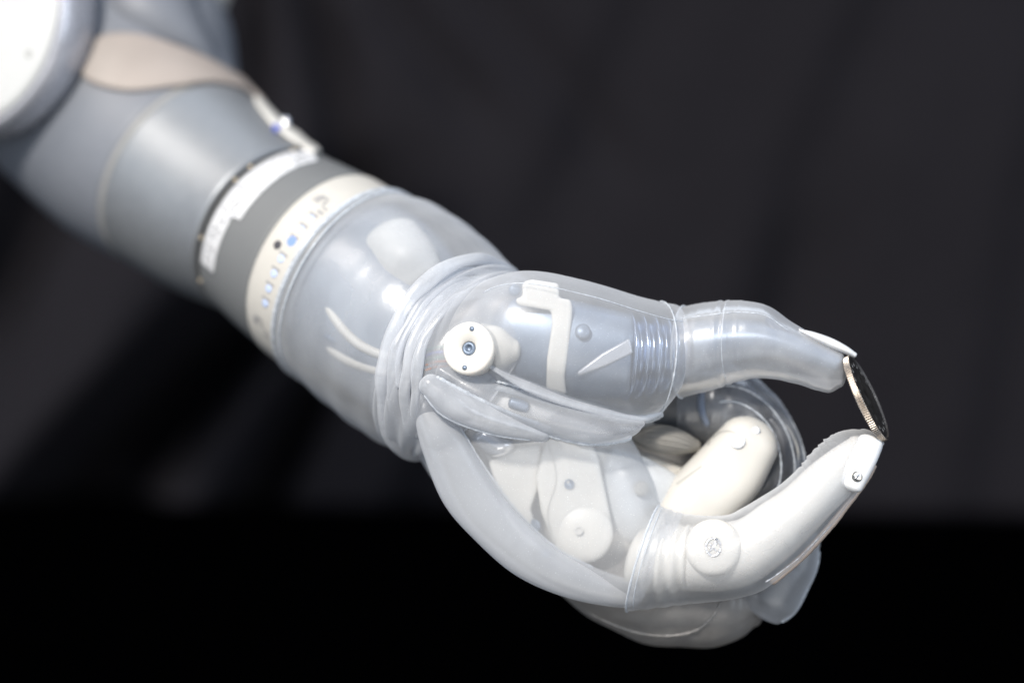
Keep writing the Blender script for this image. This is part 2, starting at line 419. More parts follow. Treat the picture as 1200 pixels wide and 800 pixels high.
# --- forearm: one run of sections from the elbow to the wrist
FA = [  # ax, ay, bx, by, d, th
    (212, -60, -70, 130, 520, 150),
    (262, 10, 0, 198, 462, 140),
    (268, 70, 78, 268, 415, 132),
    (290, 104, 145, 306, 372, 124),     # 3: seam
    (338, 148, 200, 338, 322, 116),     # 4
    (380, 183, 256, 362, 272, 109),     # 5: dark gap
    (408, 197, 284, 386, 245, 111),     # 6
    (440, 212, 314, 412, 216, 115),     # 7: cream band starts
    (476, 234, 347, 438, 186, 120),     # 8: cuff starts
]
fore = Loft(FA, n=10, M=96)
def sub_loft(full, u0, u1, grow=0, scale=1.0, cap=True, steps=None, ridge=None, M=96):
    steps = steps or max(2, int((u1-u0)*12))
    V, F = [], []
    for i in range(steps+1):
        u = u0+(u1-u0)*i/steps
        for k in range(M):
            a = 360*k/M; g = grow + (ridge(i/steps) if ridge else 0)
            V.append(full.at(u, a, g))
    for i in range(steps):
        for k in range(M): F.append((i*M+k, i*M+(k+1) % M, (i+1)*M+(k+1) % M, (i+1)*M+k))
    if cap: F.append(tuple(range(M))); F.append(tuple(steps*M+k for k in range(M)))
    return V, F
er = lambda w_, h: (lambda t: -h*(max(0, 1-t/w_)**2 + max(0, (t-1+w_)/w_)**2))
housing = build('elbow_housing', sub_loft(fore, 0, 2.97, steps=40, ridge=er(.03, 3)), M['housing'], arm)
shell = build('forearm_shell', sub_loft(fore, 3.0, 4.93, grow=-.5, steps=40, ridge=er(.03, 3)), M['shell'], arm)
build('seam_ring', sub_loft(fore, 2.955, 3.03, grow=-.8, steps=6), M['seam'], arm)
gap = build('gap_ring', sub_loft(fore, 4.9, 5.1, grow=-5), M['dark'], arm)
for v in (28, 62, 118, 150, 75):
    c = fore.at(5.0, v, -2.5); n_ = (fore.at(5, v, 10)-fore.at(5, v, 0)).normalized()
    build('rivet', lathe(c, n_, [(0, 2), (2.4, 1.6), (3.2, 0), (3.2, -3)], M=16), M['brass'], gap)
wring = build('wrist_ring', sub_loft(fore, 5.03, 7.02, grow=0, steps=30, ridge=er(.04, 3)), M['ring'], arm)
band = build('cream_band', sub_loft(fore, 7.0, 8.05, grow=1.2, steps=14, ridge=er(.06, 2)), M['cream'], arm)
# stepped white label along the dark gap
lab = build('label_strip', sheet(fore, 5.16, lambda v: 5.16+ (.86 if v < 94 else .52)*sm(16, 30, v), 16, 132, off=1.0, nu=6, nv=110), M['label'], wring, solid=.8)
for i in range(90):        # unreadable small print
    v = random.uniform(30, 128); wdt = random.uniform(.6, 1.9); u = 5.30+.16*random.randint(0, 1 if v > 92 else 3)
    build('print_mark', sheet(fore, u, u+.05, v, v+wdt, off=2.0, nu=1, nv=2), M['ink'], lab)
# marks and indicator lamps on the cream band
def dot(parent, name, m, lf, u, v, r, off=1.5, h=.6):
    c = lf.at(u, v, off); n_ = (lf.at(u, v, 10)-lf.at(u, v, 0)).normalized()
    return build(name, lathe(c, n_, [(r, 0), (r, h), (r*.7, h*1.3)], M=20), m, parent)
dot(band, 'sensor_dot', M['ink'], fore, 7.38, 92, 5.5)
for k, v in enumerate((70, 78, 86, 97, 106, 115, 124)):
    dot(band, 'indicator_lamp', M['led'] if v == 86 else M['paleblue'], fore, 7.66, v, 5.0 if v != 86 else 6.5)
    build('tick_mark', sheet(fore, 7.52, 7.78, v-3.6, v-2.2, off=2.0, nu=2, nv=1), M['inkgrey'], band)
for v0 in (56, 137):
    for (du, dv, a, b) in ((0, 0, .22, 1.0), (.08, -2.2, .06, 5), (.3, 0, .05, 3.5), (.36, 4, .18, 1), (.36, 7, .18, 1.6), (.12, -2, .2, 1.2), (.0, 2.5, .2, 1.2)):
        build('tick_mark', sheet(fore, 7.28+du, 7.28+du+a, v0+dv, v0+dv+b, off=2.0, nu=2, nv=3), M['inkgrey'], band)

HB = BVHTree.FromPolygons(*sub_loft(fore, 0, 2.97, steps=40))
FB = fore.bvh()
# tan rubber patch over the top of the elbow
build('tan_patch', drape(FB, [(106, 52), (128, 42), (165, 43), (205, 56), (245, 74), (285, 97), (308, 112)],
      [(94, 82), (108, 98), (150, 108), (205, 103), (250, 98), (285, 106), (308, 122)], off=3, nu=12, nv=14), M['tan'], arm, solid=7)
# clear service window near the top edge; its bright and blue glints built as small solid pieces
win = build('service_window', drape(FB, [(297, 116), (325, 133), (352, 158), (374, 180)], [(300, 124), (318, 148), (340, 166), (366, 182)], off=3, nu=10, nv=8), M['pearl'], arm, solid=5)
p = cast(FB, 331, 147, 5); build('window_glint', lathe(p, (-.3, -1, .5), [(8, -4), (8, 2), (5, 4), (0, 4.5)], M=20), M['chrome'], win)
p = cast(FB, 323, 153, 3); build('window_blue_glint', lathe(p, (-.3, -1, .3), [(5, -4), (5, 2), (3, 4), (0, 4.5)], M=20), M['blue'], win)
# elbow joint cap: white disc in a satin rim
cc = P(-34, 18, 318); cn = Vector((-.50, -.86, .08)).normalized()
rimo = build('elbow_rim', lathe(cc, cn, [(154, -60), (158, -36), (159, -20), (157, -8), (154, 0), (151, 4), (148, 4), (147, -2)], M=96), M['rim'], arm)
capo = build('elbow_cap', lathe(cc, cn, [(146, -6), (146, 5), (143, 8), (134, 10), (0, 12)], M=96), M['capwhite'], rimo)
x_, y_, n__ = basis(cn)
for a in range(0, 360, 40):
    q = cc + (x_*math.cos(R(a+12))+y_*math.sin(R(a+12)))*122*S + n__*9.5*S
    build('cap_screw', lathe(q, cn, [(5, -2), (5, 1.0), (2, .6)], M=16), M['seam'], capo)
# upper arm beyond the elbow
build('upper_arm', Loft([(150, -140, 330, -120, 560, 90), (168, -70, 300, -60, 540, 80), (188, -10, 268, -8, 520, 66), (206, 22, 262, 30, 500, 50)], cap1=.5, M=64).data(), M['cream'], arm)
build('upper_collar', Loft([(60, -60, 230, -60, 430, 60), (95, 0, 232, 4, 400, 66), (110, 40, 250, 52, 385, 60), (130, 60, 262, 84, 380, 30)], cap1=.4, M=64).data(), M['housing'], arm)

# --- glove cuff over the wrist
CU = [(472, 231, 343, 434, 190, 121), (512, 243, 388, 474, 160, 126), (560, 276, 430, 507, 128, 122), (596, 312, 468, 528, 104, 114), (612, 338, 492, 530, 84, 108)]
cuffL = Loft(CU, n=12, M=96, cap0=-1, cap1=-1, grow=2,
             ridge=lambda u, a: .010*math.exp(-((u-.12)/.05)**2)+.006*noise.noise(Vector((u*2, a/40, 1)))+.004*math.sin(u*9+a/30))
cuff = build('glove_cuff', cuffL.data(), M['skin'], arm)
build('cuff_lip', merge(*[tube([tuple(cuffL.at(u, v, 1))+(r,) for v in range(-10, 195, 6)], n=2, M=8, world=True) for u, r in ((.03, 3), (.22, 1.2))]), M['line'], cuff)
core = Loft([(462, 236, 352, 428, 192, 108), (498, 262, 400, 452, 160, 102), (530, 300, 432, 478, 136, 92), (556, 335, 462, 496, 120, 80)], n=10, M=64)
wc = build('wrist_core', core.data(), solid_mat('core_grey', (.20, .235, .285), rough=.5, metal=.15, nvar=.45, nscale=22), arm)
build('core_boss', Loft([(488, 262, 428, 296, 92, 22), (506, 284, 444, 322, 84, 28), (516, 306, 462, 342, 78, 22)], cap0=.9, cap1=.9).data(), solid_mat('boss_grey', (.42, .43, .43), rough=.45, nvar=.1), wc)
build('core_cable', tube([(366, 300, 118, 4), (372, 330, 98, 5), (388, 365, 76, 6), (412, 396, 62, 6), (438, 412, 54, 6), (470, 420, 46, 5)]), M['cable'], wc)
build('core_cable', tube([(372, 388, 112, 4), (390, 408, 92, 7), (412, 422, 78, 8), (442, 432, 64, 8), (470, 438, 54, 6)]), M['cable'], wc)
build('core_plate', Loft([(398, 345, 372, 388, 92, 8), (420, 362, 392, 404, 80, 8), (440, 380, 425, 408, 70, 6)], cap0=.5, cap1=.5).data(), M['steel'], wc)

# --- wrist folds
FO = [
 [(598, 316, 84, 5), (560, 303, 40, 6), (520, 316, 10, 7), (484, 346, -4, 7), (458, 396, -10, 7), (447, 450, 0, 7), (453, 500, 30, 7), (478, 530, 70, 7), (510, 534, 110, 4)],
 [(600, 326, 80, 4), (548, 318, 34, 5), (508, 342, 4, 6), (476, 382, -10, 6), (461, 432, -12, 6), (464, 486, 12, 6), (484, 524, 55, 6)],
 [(596, 333, 70, 4), (545, 333, 24, 5), (512, 357, -4, 6), (486, 398, -18, 6), (475, 448, -18, 6), (478, 497, 8, 6), (491, 524, 46, 5)],
 [(584, 341, 54, 4), (536, 350, 10, 5), (506, 380, -14, 5), (491, 425, -24, 5), (486, 474, -14, 5), (491, 513, 20, 4)],
 [(575, 327, 50, 3), (530, 331, 16, 3), (495, 362, -8, 3.5), (470, 408, -16, 3.5), (465, 455, -12, 3)],
]
for i_, f in enumerate(FO):
    g = [(x+2.5*noise.noise(Vector((x/30, y/30, i_))), y, d+2, r*(1.15+.55*noise.noise(Vector((x/45, y/45, 9+i_))))) for x, y, d, r in resample([list(q) for q in f], 4)]
    build('wrist_fold', tube(g, n=4, M=16, flat=.5), M['skin_milky' if i_ in (0, 2) else 'sleeve'], cuff)
wr = Loft([(600, 314, 452, 512, 92, 104), (606, 322, 470, 532, 78, 108), (616, 328, 484, 532, 74, 96), (628, 340, 494, 530, 78, 86)], n=10, M=96, cap0=-1, cap1=-1,
          ridge=lambda u, a: .025*math.sin(u*11+a/50))
build('wrist_skin', wr.data(), M['skin'], arm)

# --- palm
palm = bpy.data.objects.new('palm', None); COL.objects.link(palm); palm.empty_display_size = .01
pw_ = P(620, 560, 60); palm.parent = arm; palm.location = pw_-base; palm['_w'] = list(pw_)
palmL = Loft([(580, 325, 462, 500, 96, 84), (615, 360, 486, 528, 94, 84), (655, 400, 508, 562, 84, 80), (700, 450, 545, 612, 66, 76), (735, 505, 598, 660, 60, 68), (765, 560, 655, 692, 48, 60), (775, 596, 716, 708, 34, 54), (800, 602, 748, 710, 32, 50)], n=10, M=72, cap0=-1, cap1=-1)
build('palm_skin', palmL.data(), M['palm_veil'], palm)
pe = Loft([(496, 458, 487, 468, 4, 6), (512, 476, 487, 494, 4, 13), (538, 500, 496, 532, 6, 20), (566, 544, 520, 590, 10, 24), (604, 596, 559, 635, 10, 28), (650, 640, 605, 674, 8, 26), (696, 664, 662, 699, 10, 24), (730, 676, 722, 711, 16, 22), (750, 680, 742, 708, 22, 20)], n=10, M=40, cap0=.8, cap1=.5, ex=2.3)
build('palm_edge', pe.data(), M['band'], palm)
build('palm_rim', seam(pe, [(.6, 16), (1.3, 14), (2, 10), (3, 8), (4, 9), (5, 10), (6, 14)], r=1.5), M['line'], palm)
def hole(c, r, n_=(-.1, -1, .15), name='screw_hole', m='steel', parent=None, h=1.2):
    return build(name, lathe(c, n_, [(r*1.35, -1), (r*1.3, h), (r, h), (r*.92, h-1.6), (0, h-2.2)], M=24), M[m], parent)
def slab(name, poly, d, depth, m, parent, bev):
    V_, F_ = prism(poly, d, depth); return build(name, (V_, F_), M[m], parent, bevel=bev, sharp=30)
def arc(cx, cy, r, a0, a1, n=12): return [(cx+r*math.cos(R(a0+(a1-a0)*k/n)), cy+r*math.sin(R(a0+(a1-a0)*k/n))) for k in range(n+1)]
link = slab('knuckle_link', [(640, 512), (690, 508), (702, 540)] + arc(682, 624, 37, -15, 150) + [(634, 600), (628, 560)], 26, 18, 'pearl', palm, 6)
build('link_boss', lathe(P(682, 624, 27), (-.12, -1, .1), [(37, -4), (36, 0), (33, 3), (26, 5.5), (12, 7), (0, 7.2)], M=48), M['pearl'], link)
hole(P(667, 567, 25), 4.5, parent=link); hole(P(678, 621, 17), 4, parent=link, m='white')
build('link_seam', tube([(643, 520, 26, 1), (652, 560, 26, 1), (642, 600, 26, 1), (650, 640, 26, 1)]), M['cream'], link)
plate = slab('palm_plate', [(572, 540), (600, 524), (636, 520), (632, 570), (622, 596), (640, 648), (618, 640), (592, 606)], 34, 16, 'pearl', palm, 5)
for (x, y, r) in ((626, 616, 8), (640, 647, 6)):
    build('plate_hole', lathe(P(x, y, 32), (-.6, -1, .2), [(r, -3), (r, .6), (r*.8, .9), (0, .9)], M=24), M['steel'], plate)
slab('palm_plate', [(560, 505), (650, 500), (690, 520), (690, 560), (600, 560), (572, 540)], 54, 12, 'white', palm, 4)
build('palm_block', Loft([(640, 470, 600, 620, 110, 40), (700, 490, 660, 650, 106, 44), (760, 520, 720, 660, 100, 44), (815, 548, 790, 650, 98, 30)], cap0=.5, cap1=.7, n=8).data(), M['white'], palm)
build('palm_boss', Loft([(585, 500, 556, 520, 34, 14), (600, 512, 570, 532, 34, 16)], cap0=.9, cap1=.9, n=6).data(), M['chrome'], palm)
build('palm_cover', Loft([(722, 525, 700, 600, 62, 16), (755, 535, 722, 625, 60, 22), (800, 560, 750, 640, 60, 16)], cap0=.7, cap1=.7, n=8).data(), M['skin_dense'], palm)
q = P(752, 572, 34); build('palm_stud', lathe(q, (-.1, -1, .1), [(9, -10), (9, 2), (6, 3), (0, 3.2)], M=28), M['cream'], palm)
build('palm_body', Loft([(600, 400, 520, 500, 120, 60), (700, 430, 620, 560, 125, 60), (790, 470, 720, 610, 130, 50), (830, 520, 790, 640, 130, 40)], cap0=.5, cap1=.6, n=8).data(), solid_mat('palm_taupe', (.58, .55, .52), rough=.5, nvar=.2, nscale=60), palm)

# --- thumb
thumb = bpy.data.objects.new('thumb', None); COL.objects.link(thumb); thumb.empty_display_size = .01
tw_ = P(560, 410, 30); thumb.parent = arm; thumb.location = tw_-base; thumb['_w'] = list(tw_)
TL = Loft([(500, 392, 494, 430, 24, 20), (530, 350, 515, 446, 24, 42), (572, 327, 560, 452, 22, 54), (620, 317, 602, 458, 14, 64), (680, 327, 662, 474, 12, 66), (738, 344, 724, 489, 22, 62), (772, 353, 765, 486, 32, 54), (791, 357, 788, 462, 40, 46)],
          n=10, M=72, cap0=.6, cap1=-1, ridge=lambda u, a: .01*noise.noise(Vector((u*1.4, a/60, 7))))
build('thumb_base_skin', TL.data(), M['veil'], thumb)
build('moulding_line', seam(TL, [(2.0, 44), (3, 40), (4, 41), (5, 43), (6, 47), (6.9, 50)], r=.6), M['line'], thumb)
build('moulding_line', tube([tuple(TL.at(6.15+.05*math.sin(v/30), v, .5))+(1.1,) for v in range(-10, 191, 8)], n=2, M=6, jit=.3, world=True), M['line'], thumb)
build('thumb_rim', seam(TL, [(2.3, 158), (3.0, 162), (3.6, 165), (4.2, 166), (5, 168), (5.6, 170), (6.3, 174)], r=5.0, off=2.5, jit=.08), M['line'], thumb)
build('thumb_rim', seam(TL, [(2.5, 150), (3.0, 153), (3.6, 157), (4.4, 159), (5.2, 161)], r=1.6, off=.5, jit=.5), M['line'], thumb)
l2 = Loft([(520, 424, 512, 444, 0, 14), (575, 444, 552, 482, -2, 24), (640, 466, 615, 503, -2, 28), (700, 482, 682, 520, 4, 28), (738, 490, 728, 516, 8, 22), (752, 492, 748, 502, 12, 12)], n=10, M=48, cap0=.5, cap1=.8)
fold2 = build('thenar_fold', l2.data(), M['skin'], thumb)
build('fold_rim', seam(l2, [(.6, 150), (1.5, 154), (2.5, 158), (3.5, 160), (4.4, 158)], r=2.6, off=0), M['line'], fold2)
l3 = Loft([(512, 440, 494, 460, -22, 12), (542, 456, 520, 488, -20, 18), (592, 480, 572, 508, -14, 18), (642, 498, 632, 518, -4, 12)], n=10, M=40, cap0=.9, cap1=.8)
fold3 = build('thenar_fold', l3.data(), M['skin_milky'], thumb)
build('fold_rim', seam(l3, [(-.0, 25), (.8, 22), (1.8, 22), (2.8, 30)], r=2.4, off=0), M['line'], fold3)
build('fold_rim', seam(l3, [(.1, 165), (1.0, 165), (2.0, 160), (2.8, 150)], r=1.5, off=0), M['line'], fold3)
build('thumb_rim', tube([(572, 428, -30, 2), (592, 439, -28, 4), (618, 452, -26, 6.5), (656, 467, -20, 6.5), (700, 480, -10, 6), (740, 490, 2, 5), (768, 485, 16, 4), (786, 468, 28, 2)], n=14, M=16, flat=.4, jit=.05), M['skin_milky'], thumb)
# mechanism inside the thumb base
tc = build('thumb_core', Loft([(594, 350, 584, 440, 24, 26), (640, 346, 632, 456, 22, 36), (690, 356, 682, 466, 18, 38), (740, 368, 734, 466, 14, 36)], n=8, M=48, cap0=.6, cap1=.3, ex=2.3).data(), M['steel'], thumb)
bel = Loft([(732, 366, 728, 466, 24, 46), (765, 370, 762, 460, 32, 42), (800, 374, 800, 452, 42, 36)], n=28, M=48, ridge=lambda u, a: .07*math.sin(u*2*math.pi*2.4)*1.3)
build('bellows', bel.data(), solid_mat('bellows_metal', (.30, .37, .50), rough=.22, metal=.95), thumb)
mc_ = P(549, 408, -34); mn = Vector((-.30, -1, .12)).normalized()
md_ = build('motor_disc', lathe(mc_, mn, [(30, -38), (31, -2), (30, 1), (28, 2), (12, 2), (11, .5), (9, .5), (8, -6)], M=56), M['white'], thumb)
build('hub', lathe(mc_, mn, [(8, -8), (8, -1.5), (6.5, 0), (4, 0), (3.5, -3), (0, -3)], M=32), M['steel'], md_)
x_, y_, n_ = basis(mn)
for a in (80, 262):
    build('disc_hole', lathe(mc_+(x_*math.cos(R(a))+y_*math.sin(R(a)))*23*S, mn, [(3, 0), (3, 2.4), (0, 2.5)], M=16), M['steel'], md_)
build('motor_housing', Loft([(564, 378, 564, 436, -8, 20), (586, 383, 584, 436, -6, 20), (603, 397, 601, 424, -4, 14)], n=6, M=40, cap1=.6).data(), M['pearl'], thumb)
build('bracket', prism([(612, 331), (622, 327), (655, 332), (655, 349), (669, 351), (671, 362), (668, 400), (662, 440), (664, 462), (640, 456), (641, 420), (647, 380), (646, 364), (606, 357), (604, 349), (612, 348)], -20, 14), M['pearl'], thumb, bevel=4, sharp=30)
build('bracket_pin', lathe(P(603, 340, -18), (0, -1, 0), [(7, -8), (7, 1), (4, 2), (0, 2)], M=20), M['steel'], thumb)
build('core_screw', lathe(P(683, 388, -24), (0, -1, .3), [(9, -6), (9, 0), (6, 2), (0, 2.5)], M=24), M['steel'], tc)
slab('core_highlight', [(678, 441), (676, 436), (705, 414), (738, 396), (742, 414), (712, 428)], -24, 8, 'highlight', tc, 4)  # the bright highlight on the core, built as a pale wedge
for i, (m, y) in enumerate((('red', 424), ('green', 419), ('blue', 413), ('green', 407), ('red', 430))):
    build('wire', tube([(498, y+4, 6, 1.5), (510, y, 2, 1.5), (522, y-1, 2, 1.5), (532, y-4, 6, 1.5)], M=8), M[m], thumb)
build('fold_gear', Loft([(590, 452, 560, 470, 16, 10), (625, 462, 600, 484, 14, 12), (655, 474, 634, 494, 16, 10)], cap0=.6, cap1=.6, n=6).data(), M['pearl'], thumb)
build('fold_pin', tube([(596, 470, -2, 6), (608, 474, -2, 7), (620, 478, -2, 6)]), M['steel'], thumb)

# thumb end joint with its sleeve
TT = Loft([(801, 359, 798, 466, 44, 52), (830, 354, 831, 458, 34, 49), (860, 352, 863, 447, 26, 45), (884, 354, 890, 443, 19, 41), (903, 360, 912, 445, 14, 37), (926, 376, 934, 450, 9, 32), (948, 389, 956, 457, 5, 26), (970, 402, 972, 460, 2, 20), (984, 411, 984, 454, 0, 15)],
          n=12, M=72, cap0=-1, cap1=.55,
          ridge=lambda u, a: .022*math.exp(-((u-0.0)/.05)**2)+.010*math.exp(-((u-.8)/.05)**2)+.020*math.exp(-((u-1.45)/.07)**2)+.018*math.exp(-((u-1.75)/.06)**2)
          - .022*math.exp(-((u-1.6)/.05)**2)+.012*math.exp(-((u-2.35)/.05)**2)+.012*noise.noise(Vector((u*1.6, a/55, 2))))
tt = build('thumb_tip_skin', TT.data(), M['sleeve'], thumb)
build('tip_collar', tube([tuple(TT.at(.02, v, .5))+(1.2,) for v in range(-8, 189, 7)], n=2, M=8, jit=.15, world=True), M['line'], tt)
for u, r in ((1.74, .5), ):
    build('crease_line', tube([tuple(TT.at(u+.03*math.sin(v/25), v, .3))+(r,) for v in range(4, 176, 8)], n=2, M=6, jit=.4, world=True), M['line'], tt)
build('moulding_line', seam(TT, [(.15, 46), (1, 47), (2, 46), (3, 44), (4, 42), (5, 46)], r=.55, jit=.7), M['line'], tt)
build('tip_core', Loft([(800, 378, 798, 446, 44, 30), (850, 374, 850, 426, 28, 28), (900, 378, 900, 418, 15, 26), (945, 396, 942, 424, 4, 20), (982, 414, 978, 434, -2, 11)], n=8, cap0=.3, cap1=.8).data(), M['steel'], tt)
build('tip_shadow', Loft([(905, 372, 915, 404, 12, 16), (938, 391, 944, 420, 6, 15), (964, 403, 963, 430, 2, 12), (985, 415, 983, 434, -2, 9)], n=8, M=32, cap0=.9, cap1=.6).data(), solid_mat('navy_shadow', (.045, .065, .11), rough=.35), tt)  # dark navy piece built in for the shadow under the thumbnail
nl = Loft([(937, 385, 940, 391, 0, 10), (955, 389, 953, 399, 0, 15), (975, 396, 971, 408, 0, 16), (992, 405, 987, 414, 0, 14), (1003, 413, 999, 419, 0, 8)], n=8, M=32, cap0=.8, cap1=.8)
build('thumbnail', nl.data(), M['nail'], tt)

# --- index finger
idx = bpy.data.objects.new('index_finger', None); COL.objects.link(idx); idx.empty_display_size = .01
iw_ = P(740, 650, 30); idx.parent = arm; idx.location = iw_-base; idx['_w'] = list(iw_)
def grip(u, a):          # saw-toothed pads moulded into the pulp side of the fingertip
    u -= 1
    if not 5.5 < u < 8.2: return 0
    a = (a+180) % 360-180; t = (u*3.1) % 1
    return (.075*(1-t)-.03)*math.exp(-(a/38)**2)*sm(5.5, 6.0, u)*(1-sm(7.7, 8.2, u))*(.75+.5*math.sin(u*13.7))
IP = Loft([(772, 592, 734, 716, 22, 56), (796, 600, 778, 711, 16, 54), (824, 604, 822, 706, 10, 52), (852, 603, 862, 701, 6, 50), (870, 595, 892, 692, 5, 49), (892, 582, 919, 672, 4, 47), (915, 567, 945, 649, 3, 44), (937, 547, 970, 622, 0, 40), (957, 524, 992, 594, 0, 35), (978, 508, 1016, 562, 0, 28), (996, 503, 1030, 535, 0, 20), (1008, 503, 1035, 522, 0, 14)],
          n=26, M=72, cap0=-1, cap1=.5,
          ridge=lambda u, a: .02*math.exp(-(u/.05)**2)+.012*math.sin(u*2*math.pi*2.2)*math.exp(-((u-.9)/.8)**2)+.008*noise.noise(Vector((u, a/60, 5)))
          + grip(u, a))
ip = build('index_skin', IP.data(), M['fingertip'], idx)
build('tip_collar', tube([tuple(IP.at(.02, v, .5))+(1.3,) for v in range(-8, 189, 7)], n=2, M=8, jit=.1, world=True), M['line'], ip)
for u, r in ((.22, .6), ):
    build('crease_line', tube([tuple(IP.at(u+.02*math.sin(v/25), v, .3))+(r,) for v in range(6, 174, 8)], n=2, M=6, jit=.3, world=True), M['line'], ip)
build('proximal_core', Loft([(758, 618, 742, 692, 26, 40), (780, 616, 768, 694, 20, 40), (806, 614, 802, 692, 14, 38)], n=24, M=48, cap0=.4, cap1=.3, ridge=lambda u, a: .05*math.sin(u*2*math.pi*2)).data(), M['pearl'], idx)
ic = Loft([(812, 616, 810, 692, 14, 38), (836, 612, 845, 692, 12, 40), (866, 608, 884, 682, 8, 42), (893, 590, 918, 658, 5, 40), (920, 572, 948, 630, 2, 37), (946, 548, 976, 600, 0, 33), (972, 528, 1006, 570, 0, 25), (994, 514, 1022, 542, 0, 18)], n=10, M=56, cap0=.5, cap1=.8)
build('index_core', ic.data(), M['white'], idx)
ID = IP; idd = ip
build('moulding_line', seam(ID, [(4.2, 142), (5, 146), (6.2, 150), (7.2, 152)], r=.8, jit=.7), M['line'], idd)
build('lower_edge', seam(ID, [(4.4, 172), (5.6, 171), (6.6, 170), (7.6, 170), (8.8, 172), (9.6, 172)], r=4.5, off=-2, jit=.05), M['peach'], idd)
jc = P(836, 641, -30); jn = Vector((-.1, -1, .12)).normalized()
jd = build('joint_disc', lathe(jc, jn, [(33, -24), (33, -3), (31, 1.5), (27, 4), (18, 5.2), (0, 5.6)], M=56), M['pearl'], idx)
tor = []
x_, y_, n_ = basis(jn)
c0 = jc+n_*5.6*S
build('joint_screw', tube([tuple(c0+(x_*math.cos(R(a))*8.4+y_*math.sin(R(a))*10.2)*S)+(1.5,) for a in range(0, 361, 12)], n=2, M=6, jit=.35, world=True), M['chrome'], jd)
for a, b in (((-5, -6), (5, 6)), ((-5, 5), (4, -5)), ((0, 2), (3, 8)), ((-6, 0), (0, -3))):
    build('screw_slot', tube([tuple(c0+(x_*a[0]+y_*a[1])*S)+(1.2,), tuple(c0+(x_*b[0]+y_*b[1])*S+n_*.5*S)+(1.2,)], n=5, M=6, jit=.4, world=True), M['chrome'], jd)
nl2 = Loft([(1006, 512, 1034, 524, -14, 13), (998, 528, 1028, 540, -18, 13), (990, 545, 1019, 558, -22, 12), (985, 562, 1010, 574, -24, 10)], n=8, M=40, cap0=.6, cap1=.7, ex=2.5)
ind_nail = build('index_nail', nl2.data(), M['nail'], idx)
q = cast(nl2.bvh(), 1004.5, 558, 0); sn = Vector((.12, -1, .1)).normalized()
sc_ = build('nail_screw', lathe(q, sn, [(6.2, -3), (6.2, .3), (5.4, .8), (4.6, -.4), (0, -.4)], M=28), M['screw'], ind_nail)
x_, y_, n_ = basis(sn)
build('screw_slot', tube([tuple(q-(x_*4+y_*3)*S)+(1.1,), tuple(q+(x_*4+y_*3)*S)+(1.1,)], n=4, M=6, world=True), M['chrome'], sc_)

# --- middle finger, bent in behind
mid = bpy.data.objects.new('middle_finger', None); COL.objects.link(mid); mid.empty_display_size = .01
m_ = P(760, 500, 110); mid.parent = arm; mid.location = m_-base; mid['_w'] = list(m_)
MF = Loft([(846, 500, 907, 540, 56, 33), (820, 527, 890, 575, 58, 34), (792, 556, 864, 606, 62, 36), (766, 588, 842, 634, 68, 38), (745, 620, 820, 664, 74, 38)], n=10, M=64, cap0=.95, cap1=.4, ex=2.5)
mf = build('middle_tip', MF.data(), M['pearl'], mid)
MB = MF.bvh()
build('knuckle_line', drape(MB, [(792, 566), (806, 556), (822, 545)], [(793.5, 568), (807.5, 558), (823, 547)], off=.4, nu=5, nv=1), M['cream'], mf)
build('knuckle_line', drape(MB, [(828, 520), (838, 508), (852, 504), (866, 508), (876, 520)], [(830, 522), (839.5, 510), (852, 506), (865, 510), (874, 521)], off=.5, nu=5, nv=1), M['cream'], mf)
for x, y, r in ((864, 516, 10), (886, 504, 5.5)):
    q = cast(MB, x, y, -1)
    if q: build('knuckle_stud', lathe(q, (-.2, -1, .5), [(r, -3), (r, 1), (r*.8, 2.6), (r*.4, 3.6), (0, 3.8)], M=28), M['nail'], mf)
build('middle_proximal', Loft([(730, 440, 745, 520, 130, 44), (790, 424, 800, 520, 124, 46), (840, 428, 842, 520, 116, 42), (876, 452, 862, 520, 108, 34)], n=8, M=48, cap0=.4, cap1=.8).data(), M['grey'], mid)
build('middle_band', tube([(838, 428, 84, 4), (824, 450, 76, 5), (822, 480, 72, 5), (830, 500, 72, 4)], n=6), M['steel'], mid)
build('dark_seal', tube([(900, 488, 80, 7), (915, 508, 76, 11), (921, 534, 74, 14), (912, 560, 74, 15), (894, 582, 76, 14), (876, 600, 80, 8)], n=8), M['black'], mid)
build('seal_edge', tube([(905, 484, 74, 1.5), (926, 506, 70, 2.0), (935, 536, 70, 2.2), (925, 568, 70, 2.2), (905, 592, 70, 2)], n=8), M['pearl'], mid)
SH = Loft([(800, 418, 800, 530, 120, 56), (850, 424, 838, 530, 112, 56), (893, 448, 852, 530, 104, 52), (926, 490, 858, 545, 98, 48), (944, 545, 850, 575, 94, 46), (928, 600, 838, 605, 94, 44)], n=10, M=56, cap0=-1, cap1=-1,
          ridge=lambda u, a: .02*math.sin(u*8))
build('middle_sleeve', SH.data(), M['skin_thin'], mid, solid=1.5)
for a in (20, 52, 75):
    build('crease_line', seam(SH, [(1.2, a+8), (2, a), (3, a-6), (3.8, a-4), (4.4, a)], r=1.3, off=1), M['line'], mid)
pad = Loft([(750, 502, 746, 520, 72, 16), (772, 497, 768, 530, 66, 22), (796, 502, 794, 532, 66, 20), (816, 514, 814, 530, 70, 10)], n=8, M=48, cap0=.8, cap1=.8)
pd = build('finger_pad', pad.data(), M['pad'], mid)
for k in range(5):
    build('pad_ridge', seam(pad, [(.3+.1*k, 40+k*18), (1.2, 30+k*20), (2.2, 36+k*20), (2.8-.1*k, 50+k*16)], r=.9, off=0, jit=.1), M['pad'], pd)

